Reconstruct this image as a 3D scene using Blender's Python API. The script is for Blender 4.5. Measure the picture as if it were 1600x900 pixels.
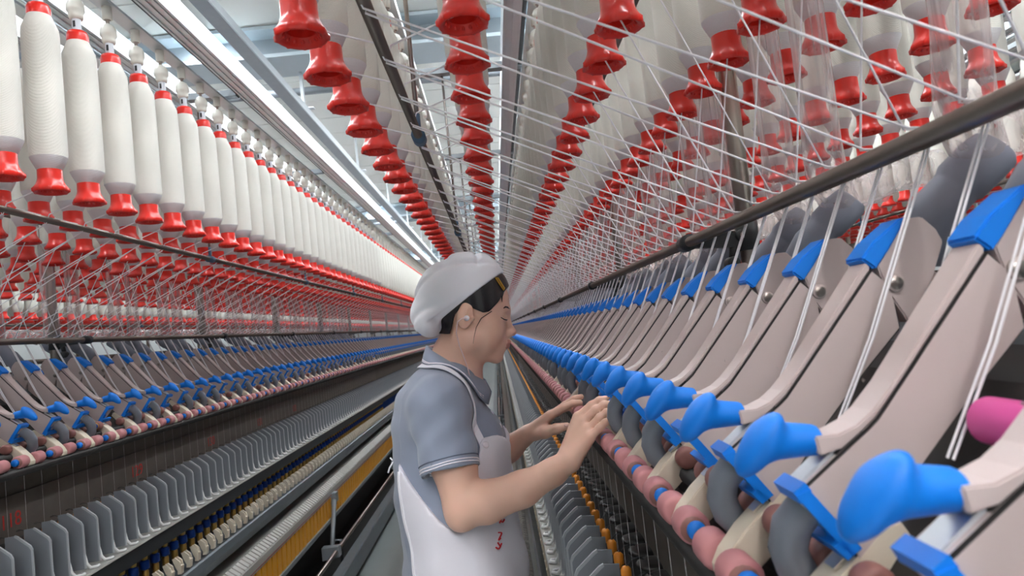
import bpy, bmesh, math, random, numpy as np
from math import radians, sin, cos, pi
from mathutils import Vector, Matrix
random.seed(4); np.random.seed(4)
SC = bpy.context.scene; COL = SC.collection
for o in list(bpy.data.objects): bpy.data.objects.remove(o)
EYE = 1.45                       # lens height above the floor; heights below are given relative to it
# ------------------------------------------------------------------ camera
YAW, PITCH, ROLL = radians(1.6), radians(3.2), radians(6.15)
F = Vector((sin(YAW)*cos(PITCH), cos(YAW)*cos(PITCH), sin(PITCH)))
Rt = Vector((cos(YAW), -sin(YAW), 0)); Up = Rt.cross(F)
R2 = cos(ROLL)*Rt - sin(ROLL)*Up; U2 = sin(ROLL)*Rt + cos(ROLL)*Up
cam = bpy.data.objects.new('camera', bpy.data.cameras.new('camera')); COL.objects.link(cam)
cam.matrix_world = Matrix(((R2.x, U2.x, -F.x, 0), (R2.y, U2.y, -F.y, 0), (R2.z, U2.z, -F.z, EYE), (0, 0, 0, 1)))
cam.data.sensor_width = 36; cam.data.lens = 36*1070/1600; cam.data.clip_start = 0.03
cam.data.dof.use_dof = True; cam.data.dof.focus_distance = 1.5; cam.data.dof.aperture_fstop = 9
SC.camera = cam
# ------------------------------------------------------------------ world, exposure
W = bpy.data.worlds.new('world'); SC.world = W; W.use_nodes = True
W.node_tree.nodes['Background'].inputs[0].default_value = (.8, .86, .9, 1)
W.node_tree.nodes['Background'].inputs[1].default_value = .4
SC.view_settings.view_transform = 'Standard'; SC.view_settings.look = 'None'
SC.view_settings.gamma = 1; SC.view_settings.use_curve_mapping = False
SC.view_settings.exposure = 0.92
LAMP = 17.0                      # strength of the ceiling tubes
CL = 2.68                        # ceiling height above the lens
# ------------------------------------------------------------------ materials
MATS = {}
def mat(name, col, rough=.5, metal=0, bump=None, emit=0, var=0, alpha=1, sheen=0, sss=0, coat=0, scale=20):
    if name in MATS: return MATS[name]
    m = bpy.data.materials.new(name); m.use_nodes = True; nt = m.node_tree
    b = nt.nodes['Principled BSDF']; b.inputs['Base Color'].default_value = (*col, 1)
    b.inputs['Roughness'].default_value = rough; b.inputs['Metallic'].default_value = metal
    if sheen: b.inputs['Sheen Weight'].default_value = sheen
    if coat: b.inputs['Coat Weight'].default_value = coat
    if sss:
        b.inputs['Subsurface Weight'].default_value = sss; b.inputs['Subsurface Radius'].default_value = (1, .35, .2)
        b.inputs['Subsurface Scale'].default_value = .006
    if emit:
        b.inputs['Emission Color'].default_value = (*col, 1); b.inputs['Emission Strength'].default_value = emit
    tc = nt.nodes.new('ShaderNodeTexCoord')
    if var:
        n = nt.nodes.new('ShaderNodeTexNoise'); n.inputs['Scale'].default_value = scale; n.inputs['Detail'].default_value = 4
        nt.links.new(tc.outputs['Object'], n.inputs['Vector'])
        mx = nt.nodes.new('ShaderNodeMix'); mx.data_type = 'RGBA'
        mx.inputs['A'].default_value = (*[c*(1-var) for c in col], 1); mx.inputs['B'].default_value = (*[min(1, c*(1+var)) for c in col], 1)
        nt.links.new(n.outputs['Fac'], mx.inputs['Factor']); nt.links.new(mx.outputs['Result'], b.inputs['Base Color'])
    if bump:
        kind, sc, st = bump
        bp = nt.nodes.new('ShaderNodeBump'); bp.inputs['Strength'].default_value = st; bp.inputs['Distance'].default_value = .001
        if kind == 'wave':
            w = nt.nodes.new('ShaderNodeTexWave'); w.bands_direction = 'Z'; w.inputs['Scale'].default_value = sc
            w.inputs['Distortion'].default_value = 1.0; w.inputs['Detail'].default_value = 1; w.inputs['Detail Scale'].default_value = 4
            nt.links.new(tc.outputs['Object'], w.inputs['Vector']); h = w.outputs['Fac']
        else:
            w = nt.nodes.new('ShaderNodeTexNoise'); w.inputs['Scale'].default_value = sc; w.inputs['Detail'].default_value = 5
            nt.links.new(tc.outputs['Object'], w.inputs['Vector']); h = w.outputs['Fac']
        nt.links.new(h, bp.inputs['Height']); nt.links.new(bp.outputs['Normal'], b.inputs['Normal'])
    MATS[name] = m; return m
def wound(m, sc, lo):
    nt = m.node_tree; b = nt.nodes['Principled BSDF']; w = [n for n in nt.nodes if n.type == 'TEX_WAVE'][0]; c = b.inputs['Base Color'].default_value[:3]
    mx = nt.nodes.new('ShaderNodeMix'); mx.data_type = 'RGBA'; mx.inputs['A'].default_value = (*[q*lo for q in c], 1); mx.inputs['B'].default_value = (*c, 1)
    nt.links.new(w.outputs['Fac'], mx.inputs['Factor']); nt.links.new(mx.outputs['Result'], b.inputs['Base Color']); return m
def clear_mat():
    m = bpy.data.materials.new('clear plastic film'); m.use_nodes = True; nt = m.node_tree; nt.nodes.clear()
    out = nt.nodes.new('ShaderNodeOutputMaterial'); tr = nt.nodes.new('ShaderNodeBsdfTransparent')
    tr.inputs[0].default_value = (.97, .93, .93, 1)
    gl = nt.nodes.new('ShaderNodeBsdfPrincipled'); gl.inputs['Base Color'].default_value = (.86, .80, .80, 1); gl.inputs['Roughness'].default_value = .12
    gl.inputs['Specular IOR Level'].default_value = .9
    lw = nt.nodes.new('ShaderNodeLayerWeight'); lw.inputs['Blend'].default_value = .35
    tc = nt.nodes.new('ShaderNodeTexCoord'); mp = nt.nodes.new('ShaderNodeMapping'); mp.inputs['Scale'].default_value = (90, 90, 1.2)
    nz = nt.nodes.new('ShaderNodeTexNoise'); nz.inputs['Scale'].default_value = 1; nz.inputs['Detail'].default_value = 3
    cr = nt.nodes.new('ShaderNodeMapRange'); cr.inputs['From Min'].default_value = .45; cr.inputs['From Max'].default_value = .75
    cr.inputs['To Min'].default_value = .10; cr.inputs['To Max'].default_value = .42
    nt.links.new(tc.outputs['Object'], mp.inputs[0]); nt.links.new(mp.outputs[0], nz.inputs['Vector']); nt.links.new(nz.outputs['Fac'], cr.inputs['Value'])
    ad = nt.nodes.new('ShaderNodeMath'); ad.operation = 'MULTIPLY_ADD'; ad.inputs[1].default_value = .45; ad.use_clamp = True
    nt.links.new(lw.outputs['Facing'], ad.inputs[0]); nt.links.new(cr.outputs[0], ad.inputs[2])
    mx = nt.nodes.new('ShaderNodeMixShader'); nt.links.new(ad.outputs[0], mx.inputs[0]); nt.links.new(tr.outputs[0], mx.inputs[1]); nt.links.new(gl.outputs[0], mx.inputs[2])
    nt.links.new(mx.outputs[0], out.inputs[0]); return m
yarn = wound(mat('wound roving', (.84, .81, .74), .55, bump=('wave', 170, .6), sheen=.2), 75, .93)
yarn_far = mat('wound roving far', (.84, .82, .75), .6)
yarn_end = wound(mat('roving end cone', (.88, .87, .89), .5, bump=('wave', 170, .4)), 75, .95)
strand = mat('roving strand', (.95, .92, .95), .6, sheen=.4)
red = mat('red plastic', (.80, .022, .012), .32, coat=.2)
spigot = mat('translucent spigot', (.62, .66, .72), .35)
hang_w = mat('ivory hanger plastic', (.80, .79, .72), .35)
alu = mat('aluminium', (.66, .70, .73), .35, .75, var=.06)
alud = mat('painted steel grey', (.30, .33, .36), .5, .3, var=.08)
steel = mat('brushed steel', (.40, .35, .32), .28, .95, var=.1)
black = mat('black rubber', (.02, .022, .025), .45)
darkm = mat('dark oiled metal and gap shade', (.045, .043, .042), .45, .5, var=.3)
beige = mat('warm beige enamel', (.59, .49, .47), .45, var=.02)
blue = mat('blue plastic', (.001, .21, .80), .48)
blued = mat('dark blue plastic', (.004, .07, .42), .4)
cream = mat('cream plastic', (.80, .71, .57), .5, var=.04)
pink = mat('pink rubber cot', (.55, .23, .24), .55, var=.1)
pinkd = mat('worn brown cot', (.30, .13, .11), .5, var=.2)
magenta = mat('magenta rubber cot', (.80, .10, .38), .5)
gold = mat('brass', (.60, .38, .10), .35, .6)
greyp = mat('grey moulded tube', (.20, .22, .26), .5)
greyd = mat('slate elbow plastic', (.19, .20, .25), .5)
platem = mat('grey separator plastic', (.235, .255, .285), .5)
platee = mat('pale plate rim highlight', (.42, .44, .47), .5)  # pale rounded rim with its edge highlight put into the colour
whitep = mat('white plastic', (.75, .75, .74), .4)
orange = mat('orange plastic', (.85, .30, .03), .4)
yellow = mat('yellow plastic', (.90, .40, .02), .5, var=.12)
brown = mat('brown grey panel', (.11, .096, .082), .5, var=.25)
redpaint = mat('faded red paint', (.45, .03, .02), .6)
railm = mat('pale coated rail', (.44, .43, .40), .45, .2, var=.1)
trayb = mat('blue grey rail', (.20, .23, .255), .4, .4, var=.12)
clampb = mat('slate blue clamp', (.08, .15, .24), .5)
rodm = mat('dark brown steel tube', (.20, .165, .145), .3, .85)
postm = mat('stainless post', (.42, .35, .30), .3, .9)
clear = clear_mat()
# ------------------------------------------------------------------ mesh builder
class MB:
    def __init__(s): s.v = []; s.f = []; s.m = []; s.sm = []; s.mats = []
    def mi(s, m):
        if m not in s.mats: s.mats.append(m)
        return s.mats.index(m)
    def add(s, vs, fs, m, smooth=False):
        b = len(s.v); s.v += [tuple(p) for p in vs]; k = s.mi(m)
        for f in fs: s.f.append(tuple(b+i for i in f)); s.m.append(k); s.sm.append(smooth)
    def box(s, a, b, m):
        x0, y0, z0 = a; x1, y1, z1 = b
        s.add([(x0,y0,z0),(x1,y0,z0),(x1,y1,z0),(x0,y1,z0),(x0,y0,z1),(x1,y0,z1),(x1,y1,z1),(x0,y1,z1)],
              [(0,3,2,1),(4,5,6,7),(0,1,5,4),(1,2,6,5),(2,3,7,6),(3,0,4,7)], m)
    def prism(s, poly, y0, y1, m, smooth=False):           # polygon in (s, z), extruded along y
        n = len(poly); A = sum(poly[i][0]*poly[(i+1) % n][1]-poly[(i+1) % n][0]*poly[i][1] for i in range(n))
        if A < 0: poly = poly[::-1]
        vs = [(p[0], y0, p[1]) for p in poly]+[(p[0], y1, p[1]) for p in poly]
        fs = [tuple(range(n)), tuple(range(2*n-1, n-1, -1))]+[(i, i+n, (i+1) % n+n, (i+1) % n) for i in range(n)]
        s.add(vs, fs, m, smooth)
    def tube(s, pts, r, m, seg=10, caps=True):
        pts = [Vector(p) for p in pts]; n = len(pts); rs = r if isinstance(r, (list, tuple)) else [r]*n
        vs = []; prev = None
        for i, p in enumerate(pts):
            d = (pts[min(i+1, n-1)]-pts[max(i-1, 0)]).normalized()
            if prev is None:
                a = Vector((0, 0, 1)) if abs(d.z) < .9 else Vector((1, 0, 0)); u = d.cross(a).normalized()
            else: u = (prev-d*prev.dot(d)).normalized()
            prev = u; w = d.cross(u)
            for k in range(seg):
                t = 2*pi*k/seg; vs.append(p+(u*cos(t)+w*sin(t))*rs[i])
        fs = [(i*seg+k, i*seg+(k+1) % seg, (i+1)*seg+(k+1) % seg, (i+1)*seg+k) for i in range(n-1) for k in range(seg)]
        if caps: fs += [tuple(range(seg-1, -1, -1)), tuple(range((n-1)*seg, n*seg))]
        s.add(vs, fs, m, seg >= 6)
    def lathe(s, prof, m, seg=20, c=(0, 0, 0), axis='z', lobes=None):   # prof [(r, h)] ; mats may be list per ring
        n = len(prof); vs = []
        for i, (r, h) in enumerate(prof):
            for k in range(seg):
                t = 2*pi*k/seg; rr = r*(1+(lobes[0] if lobes and i in lobes[2] else 0)*(1 if cos(lobes[1]*t) > .75 else 0)) if lobes else r
                a, b = rr*cos(t), rr*sin(t)
                vs.append((c[0]+a, c[1]+b, c[2]+h) if axis == 'z' else (c[0]+b, c[1]+h, c[2]+a))
        for i in range(n-1):
            mm = m[i] if isinstance(m, list) else m
            s.addf(vs if i == 0 else None, [(i*seg+k, i*seg+(k+1) % seg, (i+1)*seg+(k+1) % seg, (i+1)*seg+k) for k in range(seg)], mm)
    def addf(s, vs, fs, m):
        if vs is not None: s.base = len(s.v); s.v += vs
        k = s.mi(m)
        for f in fs: s.f.append(tuple(s.base+i for i in f)); s.m.append(k); s.sm.append(True)
    def mesh(s, name, sgn=1, z=EYE, bevel=0):
        vs = [(sgn*p[0], p[1], p[2]+z) for p in s.v]; fs = s.f if sgn > 0 else [f[::-1] for f in s.f]
        me = bpy.data.meshes.new(name); me.from_pydata(vs, [], fs)
        for m in s.mats: me.materials.append(m)
        me.polygons.foreach_set('material_index', s.m); me.polygons.foreach_set('use_smooth', s.sm)
        if bevel:
            bm = bmesh.new(); bm.from_mesh(me)
            ed = [e for e in bm.edges if len(e.link_faces) == 2 and e.calc_face_angle(0) > .6]
            bmesh.ops.bevel(bm, geom=ed, offset=bevel, segments=2, affect='EDGES', clamp_overlap=True)
            bm.to_mesh(me); bm.free()
        me.update(); return me
def link(name, me, parent=None, loc=(0, 0, 0), rot=None):
    o = bpy.data.objects.new(name, me); COL.objects.link(o); o.location = loc
    if rot: o.rotation_euler = rot
    if parent: o.parent = parent
    return o
def tag(o, label=None, cat=None, group=None, kind=None):
    if label: o['label'] = label
    if cat: o['category'] = cat
    if group: o['group'] = group
    if kind: o['kind'] = kind
    return o
def proj(p):
    d = Vector((p[0], p[1], p[2])); z = d.dot(F); return (800+1070*d.dot(R2)/z, 450-1070*d.dot(U2)/z, z)
ONES = ['first','second','third','fourth','fifth','sixth','seventh','eighth','ninth','tenth','eleventh','twelfth','thirteenth','fourteenth','fifteenth','sixteenth','seventeenth','eighteenth','nineteenth']
TENS = {20:'twent',30:'thirt',40:'fort',50:'fift',60:'sixt',70:'sevent',80:'eight',90:'ninet'}
def nth(i):
    if i <= 19: return ONES[i-1]
    if i >= 100: return 'hundred-and-'+nth(i-100) if i > 100 else 'hundredth'
    t = i//10*10; return TENS[t]+'ieth' if i == t else TENS[t]+'y-'+ONES[i-t-1]
# ------------------------------------------------------------------ signed distance modelling (people, handles)
class Grid:
    def __init__(s, lo, hi, h):
        s.lo = np.array(lo, np.float32); s.h = h; s.n = np.ceil((np.array(hi)-lo)/h).astype(int)+1
        s.F = np.full(s.n, .06, np.float32)
    def sub(s, lo, hi):
        a = np.clip(np.floor((np.array(lo)-s.lo)/s.h).astype(int), 0, s.n); b = np.clip(np.ceil((np.array(hi)-s.lo)/s.h).astype(int)+1, 0, s.n)
        sl = tuple(slice(a[i], b[i]) for i in range(3))
        ax = [s.lo[i]+s.h*np.arange(a[i], b[i], dtype=np.float32) for i in range(3)]
        return sl, ax[0][:, None, None], ax[1][None, :, None], ax[2][None, None, :]
    def mix(s, sl, d, k, mode='u'):
        a = s.F[sl]
        if mode == 'u':
            h = np.maximum(k-np.abs(a-d), 0)/k; s.F[sl] = np.minimum(a, d)-h*h*k*.25
        else:
            h = np.maximum(k-np.abs(a+d), 0)/k; s.F[sl] = np.maximum(a, -d)+h*h*k*.25
    def ell(s, c, r, k=.01, rot=None, mode='u'):
        m = max(r)+k+.012; c = np.array(c, np.float32)
        sl, X, Y, Z = s.sub(c-m, c+m); X, Y, Z = X-c[0], Y-c[1], Z-c[2]
        if rot is not None:
            M = np.array(Matrix(rot) if not isinstance(rot, (float, int)) else Matrix.Rotation(rot, 3, 'Y'), np.float32).T
            X, Y, Z = M[0,0]*X+M[0,1]*Y+M[0,2]*Z, M[1,0]*X+M[1,1]*Y+M[1,2]*Z, M[2,0]*X+M[2,1]*Y+M[2,2]*Z
        k0 = np.sqrt((X/r[0])**2+(Y/r[1])**2+(Z/r[2])**2); k1 = np.sqrt((X/r[0]**2)**2+(Y/r[1]**2)**2+(Z/r[2]**2)**2)+1e-6
        s.mix(sl, k0*(k0-1)/k1, k, mode)
    def cap(s, a, b, ra, rb, k=.01, mode='u', flat=None):
        a = np.array(a, np.float32); b = np.array(b, np.float32); m = max(ra, rb)+k+.012
        sl, X, Y, Z = s.sub(np.minimum(a, b)-m, np.maximum(a, b)+m); d = b-a; L = max(float(d@d), 1e-9)
        t = np.clip(((X-a[0])*d[0]+(Y-a[1])*d[1]+(Z-a[2])*d[2])/L, 0, 1)
        dx, dy, dz = X-a[0]-t*d[0], Y-a[1]-t*d[1], Z-a[2]-t*d[2]
        if flat is not None:       # (direction, factor): squashed section
            n = np.array(flat[0], np.float32); n /= np.linalg.norm(n); q = dx*n[0]+dy*n[1]+dz*n[2]; g = flat[1]-1
            dx, dy, dz = dx+g*q*n[0], dy+g*q*n[1], dz+g*q*n[2]
        s.mix(sl, np.sqrt(dx*dx+dy*dy+dz*dz)-(ra+(rb-ra)*t), k, mode)
    def chain(s, pts, rs, k=.01, **kw):
        for i in range(len(pts)-1): s.cap(pts[i], pts[i+1], rs[i], rs[i+1], k, **kw)
    def all(s): return s.sub(s.lo, s.lo+s.n*s.h)[1:]
    def sample(s, P):
        q = (np.asarray(P, np.float32)-s.lo)/s.h; i = np.clip(q.astype(int), 0, s.n-2); f = np.clip(q-i, 0, 1); r = 0
        for dx in (0, 1):
            for dy in (0, 1):
                for dz in (0, 1):
                    w = (f[:,0] if dx else 1-f[:,0])*(f[:,1] if dy else 1-f[:,1])*(f[:,2] if dz else 1-f[:,2])
                    r = r+w*s.F[i[:,0]+dx, i[:,1]+dy, i[:,2]+dz]
        return r
    def grad(s, P):
        P = np.asarray(P, np.float32); e = s.h; g = np.stack([s.sample(P+e*v)-s.sample(P-e*v) for v in np.eye(3, dtype=np.float32)], 1)
        return g/(np.linalg.norm(g, axis=1, keepdims=True)+1e-9)
    def project(s, P, off):
        P = np.array(P, np.float32)
        for _ in range(12): P -= s.grad(P)*(s.sample(P)-off)[:, None]
        return P
    def net(s, name, m, Fd=None):
        Fv = s.F if Fd is None else Fd; S = Fv < 0
        c = np.zeros(tuple(s.n-1), np.int8)
        for dx in (0,1):
            for dy in (0,1):
                for dz in (0,1): c += S[dx:s.n[0]-1+dx, dy:s.n[1]-1+dy, dz:s.n[2]-1+dz]
        act = np.argwhere((c > 0) & (c < 8)); ids = -np.ones(tuple(s.n-1), np.int64); ids[tuple(act.T)] = np.arange(len(act))
        acc = np.zeros((len(act), 3), np.float32); cnt = np.zeros(len(act), np.float32)
        C = [(dx, dy, dz) for dx in (0,1) for dy in (0,1) for dz in (0,1)]
        for i, a in enumerate(C):
            for b in C[i+1:]:
                if sum(abs(a[t]-b[t]) for t in range(3)) != 1: continue
                fa = Fv[tuple((act+a).T)]; fb = Fv[tuple((act+b).T)]; x = (fa < 0) != (fb < 0)
                t = np.where(x, fa/(fa-fb+1e-12), 0)[:, None]; p = np.array(a)+(np.array(b)-np.array(a))*t
                acc += p*x[:, None]; cnt += x
        V = (act+acc/cnt[:, None])*s.h+s.lo
        Fc = []
        for ax in range(3):
            o1, o2 = (ax+1) % 3, (ax+2) % 3
            A = [slice(0, s.n[i]) for i in range(3)]; B = list(A); A[ax] = slice(0, s.n[ax]-1); B[ax] = slice(1, s.n[ax])
            e = np.argwhere(S[tuple(A)] != S[tuple(B)])
            e = e[(e[:, o1] > 0) & (e[:, o2] > 0) & (e[:, o1] < s.n[o1]-1) & (e[:, o2] < s.n[o2]-1)]
            ins = S[tuple(e.T)]
            def cell(d1, d2):
                q = e.copy(); q[:, o1] -= d1; q[:, o2] -= d2; return ids[tuple(q.T)]
            q = np.stack([cell(1,1), cell(0,1), cell(0,0), cell(1,0)], 1); q[~ins] = q[~ins][:, ::-1]; Fc.append(q)
        Fc = np.concatenate(Fc); me = bpy.data.meshes.new(name)
        me.vertices.add(len(V)); me.vertices.foreach_set('co', V.astype(np.float32).ravel())
        me.loops.add(Fc.size); me.loops.foreach_set('vertex_index', Fc.astype(np.int32).ravel())
        me.polygons.add(len(Fc)); me.polygons.foreach_set('loop_start', np.arange(0, Fc.size, 4, dtype=np.int32))
        me.polygons.foreach_set('loop_total', np.full(len(Fc), 4, np.int32)) if bpy.app.version < (4, 0, 0) else None
        me.update(calc_edges=True); me.validate(); me.polygons.foreach_set('use_smooth', np.ones(len(me.polygons), bool))
        me.materials.append(m); return me
def shift(me, off):
    co = np.zeros(len(me.vertices)*3, np.float32); me.vertices.foreach_get('co', co); co = co.reshape(-1, 3)+np.array(off, np.float32)
    me.vertices.foreach_set('co', co.ravel()); me.update(); return me
# ================================================================== SETTING
XW0, XW1, YW0, YW1 = -8.5, 7.5, -5.5, 33
def plain(name, boxes, m, kind='structure'):
    b = MB()
    for lo, hi in boxes: b.box(lo, hi, m)
    return tag(link(name, b.mesh(name)), kind=kind)
floorm = mat('painted concrete floor', (.33, .38, .38), .35, var=.08, scale=3)
wallm = mat('white plaster', (.78, .80, .80), .7)
plain('floor', [((XW0, YW0, -EYE-.1), (XW1, YW1, -EYE))], floorm)
plain('wall_left', [((XW0-.15, YW0, -EYE), (XW0, YW1, CL+.1))], wallm); plain('wall_right', [((XW1, YW0, -EYE), (XW1+.15, YW1, CL+.1))], wallm)
plain('wall_far', [((XW0, YW1, -EYE), (XW1, YW1+.15, CL+.1))], wallm); plain('wall_near', [((XW0, YW0-.15, -EYE), (XW1, YW0, CL+.1))], wallm)
gridm = mat('ceiling joint grey', (.25, .27, .27), .6)
tilem = mat('ceiling tile', (.86, .87, .83), .75, bump=('noise', 60, .15), var=.015, scale=2)
ceil = plain('ceiling', [((XW0, YW0, CL+.03), (XW1, YW1, CL+.1))], gridm)
tb = MB(); g = .009; tb.prism([(g, CL+.03), (1.2-g, CL+.03), (1.2-g, CL+.006), (1.19-g, CL), (g+.01, CL), (g, CL+.006)], g, .6-g, tilem); tme = tb.mesh('ceiling_tile')
far = MB(); nt_ = 0
for i in range(13):
    for j in range(64):
        x, y = XW0+.19+1.2*i, YW0+.32+.6*j
        if x+1.2 > XW1+.01: continue
        if 4.2 < y < 14.5 and -6.3 < x < 2.5 and nt_ < 300: link('ceiling_tile', tme, ceil, (x, y, 0)); nt_ += 1
        else: far.prism([(x+g, CL+.03), (x+1.2-g, CL+.03), (x+1.2-g, CL), (x+g, CL)], y+g, y+.6-g, tilem)
tag(link('ceiling_tiles', far.mesh('ceiling_tiles'), ceil), kind='stuff')
# steel beams across the bays, pipes, suspended channels
beamc = mat('pale blue beam paint', (.52, .60, .65), .5, var=.04); beamd = mat('beam paint darkened as web shade', (.27, .31, .34), .5)  # web colour is the beam paint darkened to stand for its shade
for i, y in enumerate((-2.2, 5.75, 13.7, 21.6, 29.5)):
    t = link('ceiling_beam', None, None, (0, y, EYE+2.40)); tag(t, '%s steel roof beam from the camera, crossing under the tiles' % nth(i+1), 'beam', 'steel beams across the ceiling') if y > 0 else tag(t, 'steel roof beam crossing behind the camera', 'beam', 'steel beams across the ceiling')
    b = MB(); b.box((XW0, -.22, -.0), (XW1, .22, .03), beamc); link('lower_flange', b.mesh('lower_flange', z=0), t)
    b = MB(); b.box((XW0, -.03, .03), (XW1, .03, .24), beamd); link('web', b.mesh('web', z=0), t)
    b = MB(); b.box((XW0, -.22, .24), (XW1, .22, .27), beamc); link('upper_flange', b.mesh('upper_flange', z=0), t)
for i, (y, z) in enumerate(((6.45, 2.44), (6.62, 2.50), (14.4, 2.46), (22.3, 2.46))):
    b = MB(); b.tube([(XW0, 0, 0), (XW1, 0, 0)], .035, alud, 10)
    tag(link('conduit_pipe', b.mesh('conduit_pipe', z=0), None, (0, y, EYE+z)), '%s grey conduit pipe running across below the ceiling tiles' % nth(i+1), 'pipe', 'conduit pipes below the ceiling')
for i, (x, side) in enumerate(((-1.47, 'left of the aisle'), (.52, 'hidden above the right creel'), (-4.1, 'over the next machine to the left'))):
    t = link('suspended_channel', None, None, (x, 0, EYE+2.0)); tag(t, 'long grey steel channel hung under the ceiling, '+side, 'rail', 'suspended steel channels')
    b = MB(); b.box((-.048, YW0, 0), (.048, YW1, .012), alud); b.box((-.048, YW0, .012), (-.04, YW1, .07), alud); b.box((.04, YW0, .012), (.048, YW1, .07), alu); link('channel', b.mesh('channel', z=0), t)
    b = MB(); b.box((-.012, -.02, .012), (.012, .02, CL-2.0+.01), alu); b.box((-.05, -.03, .07), (.09, .03, .08), alu); hm = b.mesh('hanger_strap', z=0)
    for k in range(14): link('hanger_strap', hm, t, (0, 1.2+2.35*k, 0))
# luminaires above every machine; fill lamps added over the aisle and behind the camera
tubem = mat('lit lamp tube', (.93, .97, 1.0), .5, emit=LAMP); tubes2 = mat('fill lamp tube', (1.0, .985, .985), .5, emit=LAMP*1.45); housem = mat('lamp housing', (.80, .83, .85), .4)
lb = MB(); lb.prism([(-.06, .0), (.06, .0), (.045, .05), (-.045, .05)], -.62, .62, housem); lb.prism([(-.098, -.030), (-.090, -.030), (-.086, .004), (.086, .004), (.090, -.030), (.098, -.030), (.092, .012), (-.092, .012)], -.62, .62, housem); fix = lb.mesh('housing', z=0)
lb = MB()
lb.box((-.065, -.60, -.045), (.065, .60, -.0), tubem); tub = lb.mesh('lamp_tube', z=0)
lb = MB(); lb.tube([(0, -.4, .045), (0, -.4, .056)], .012, alu, 6); sus = lb.mesh('mounting_stud', z=0); lb = MB(); lb.tube([(0, .4, .045), (0, .4, .056)], .012, alu, 6); sus2 = lb.mesh('mounting_stud', z=0)
lb = MB(); lb.box((-.085, -.60, -.045), (.085, .60, -.0), tubes2); tub2 = lb.mesh('lamp_tube', z=0)
def lamps(x, z, ys, where, tub=tub):
    for i, y in enumerate(ys):
        t = link('ceiling_light', None, None, (x, y, EYE+z)); tag(t, '%s lit strip lamp, %s' % (nth(i+1), where), 'ceiling light', 'strip lamps')
        link('housing', fix, t); link('lamp_tube', tub, t); link('mounting_stud', sus, t); link('mounting_stud', sus2, t)
LZ = CL-.055
for x, y0_, st_, n_, wh in ((-2.17, .5, 1.25, 25, 'in the row above the left machine'), (-.02, 1.6, 2.5, 12, 'in the added fill row above the aisle edge'), (.75, .8, 1.25, 24, 'in the row above the right machine'), (-4.3, .8, 2.5, 12, 'in the row above the machine beyond the left one'), (3.1, .8, 2.5, 12, 'in the row above the machine beyond the right one')):  # aisle-edge row is added fill for the fronts of the left bobbins
    lamps(x, LZ, [y0_+st_*k for k in range(n_)], wh)
for x, nm_ in ((-.6, 'left'), (.5, 'middle'), (1.6, 'right')): lamps(x, LZ-.6, [-.75-1.3*k for k in range(3)], nm_+' column of added fill lamps behind the camera', tub2)  # added fill lamps, hung low to light the near arms and the worker
# ================================================================== SPINNING FRAMES
# every frame is described in (s, y, z): s = distance from the frame's axis towards the operator's aisle, z relative to the lens
YE = 31.0; PITCHA = .15
def strip_mesh(fn, count, pitch, y0, sgn):               # many joined copies for the far part
    b = MB(); fn(b); v = np.array(b.v, np.float32); n = len(v); V = np.tile(v, (count, 1)); V[:, 1] += np.repeat(y0+pitch*np.arange(count), n)
    b.v = [tuple(x) for x in V.tolist()]; f0 = b.f; b.f = [tuple(i+n*c for i in f) for c in range(count) for f in f0]; b.m = b.m*count; b.sm = b.sm*count
    return b.mesh('strip', sgn)
def f_body(b, y=0):
    b.prism([(.2345, .0175), (.3335, -.097), (.222, -.01)], y-.0132, y+.0132, darkm)  # dark filler in the gap, painting the shade between lever and body
    b.prism([(.2342, .0176), (.3112, -.0705), (.3290, -.0905), (.336, -.0962), (.392, -.136), (.389, -.142), (.363, -.172), (.353, -.188), (.346, -.184), (.302, -.128), (.252, -.076), (.214, -.040), (.217, .0)], y-.0148, y+.0148, beige)
def f_head(b, y=0): b.prism([(.228, .020), (.199, .056), (.192, .061), (.180, .061), (.168, .048), (.163, .036), (.178, .002), (.206, -.036), (.222, -.004)], y-.0145, y+.0145, beige)
LEV = [(.2385, .0240), (.3140, -.0675), (.3315, -.0850), (.3435, -.0935), (.357, -.0985), (.374, -.0985), (.372, -.1120), (.356, -.1085), (.3425, -.0995), (.329, -.0890), (.3118, -.0700), (.2350, .0180)]
def f_lever(b, y=0): b.prism(LEV, y-.0150, y+.0150, beige)
def f_top(b, y=0): b.prism([(.2435, .0275), (.229, .043), (.202, .0615), (.194, .0625), (.216, .033), (.231, .016)], y-.0165, y+.0165, blue)
def f_cradle(b, y=0):
    c = [(.322, -.162), (.336, -.166), (.356, -.184), (.382, -.206), (.400, -.226), (.4075, -.240), (.4065, -.250), (.398, -.256), (.388, -.254), (.366, -.236), (.340, -.212), (.312, -.180)]
    b.prism(c, y-.0150, y+.0150, cream)
def f_roll(b, s, z, r, m, y0, y1, capm=None, capy=None):
    e = .005; b.lathe([(0, y0), (r-e, y0), (r-.0015, y0+e*.3), (r, y0+e), (r, y1-e), (r-.0015, y1-e*.3), (r-e, y1), (0, y1)], m, 20, (s, 0, z), 'y')
    if capm: b.lathe([(0, capy-.007), (.0092, capy-.007), (.0102, capy-.005), (.0102, capy+.012), (0, capy+.012)], capm, 14, (s, 0, z), 'y')
def g_handle():
    G = Grid((.350, -.032, -.145), (.445, .032, -.065), .0016)
    G.cap((.360, 0, -.104), (.400, 0, -.1005), .0100, .0138, .004, flat=((0, 1, 0), .82))
    G.ell((.355, 0, -.105), (.0125, .03, .03), .001, mode='s')
    ax = Vector((.52, .36, -.80)).normalized(); az = Vector((.85, 0, .52)); az = (az-ax*az.dot(ax)).normalized(); ay = az.cross(ax)
    G.ell((.4085, -.001, -.1025), (.0275, .0152, .0110), .006, rot=Matrix((ax, ay, az)).transposed())
    return G.net('handle', blue)
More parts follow.
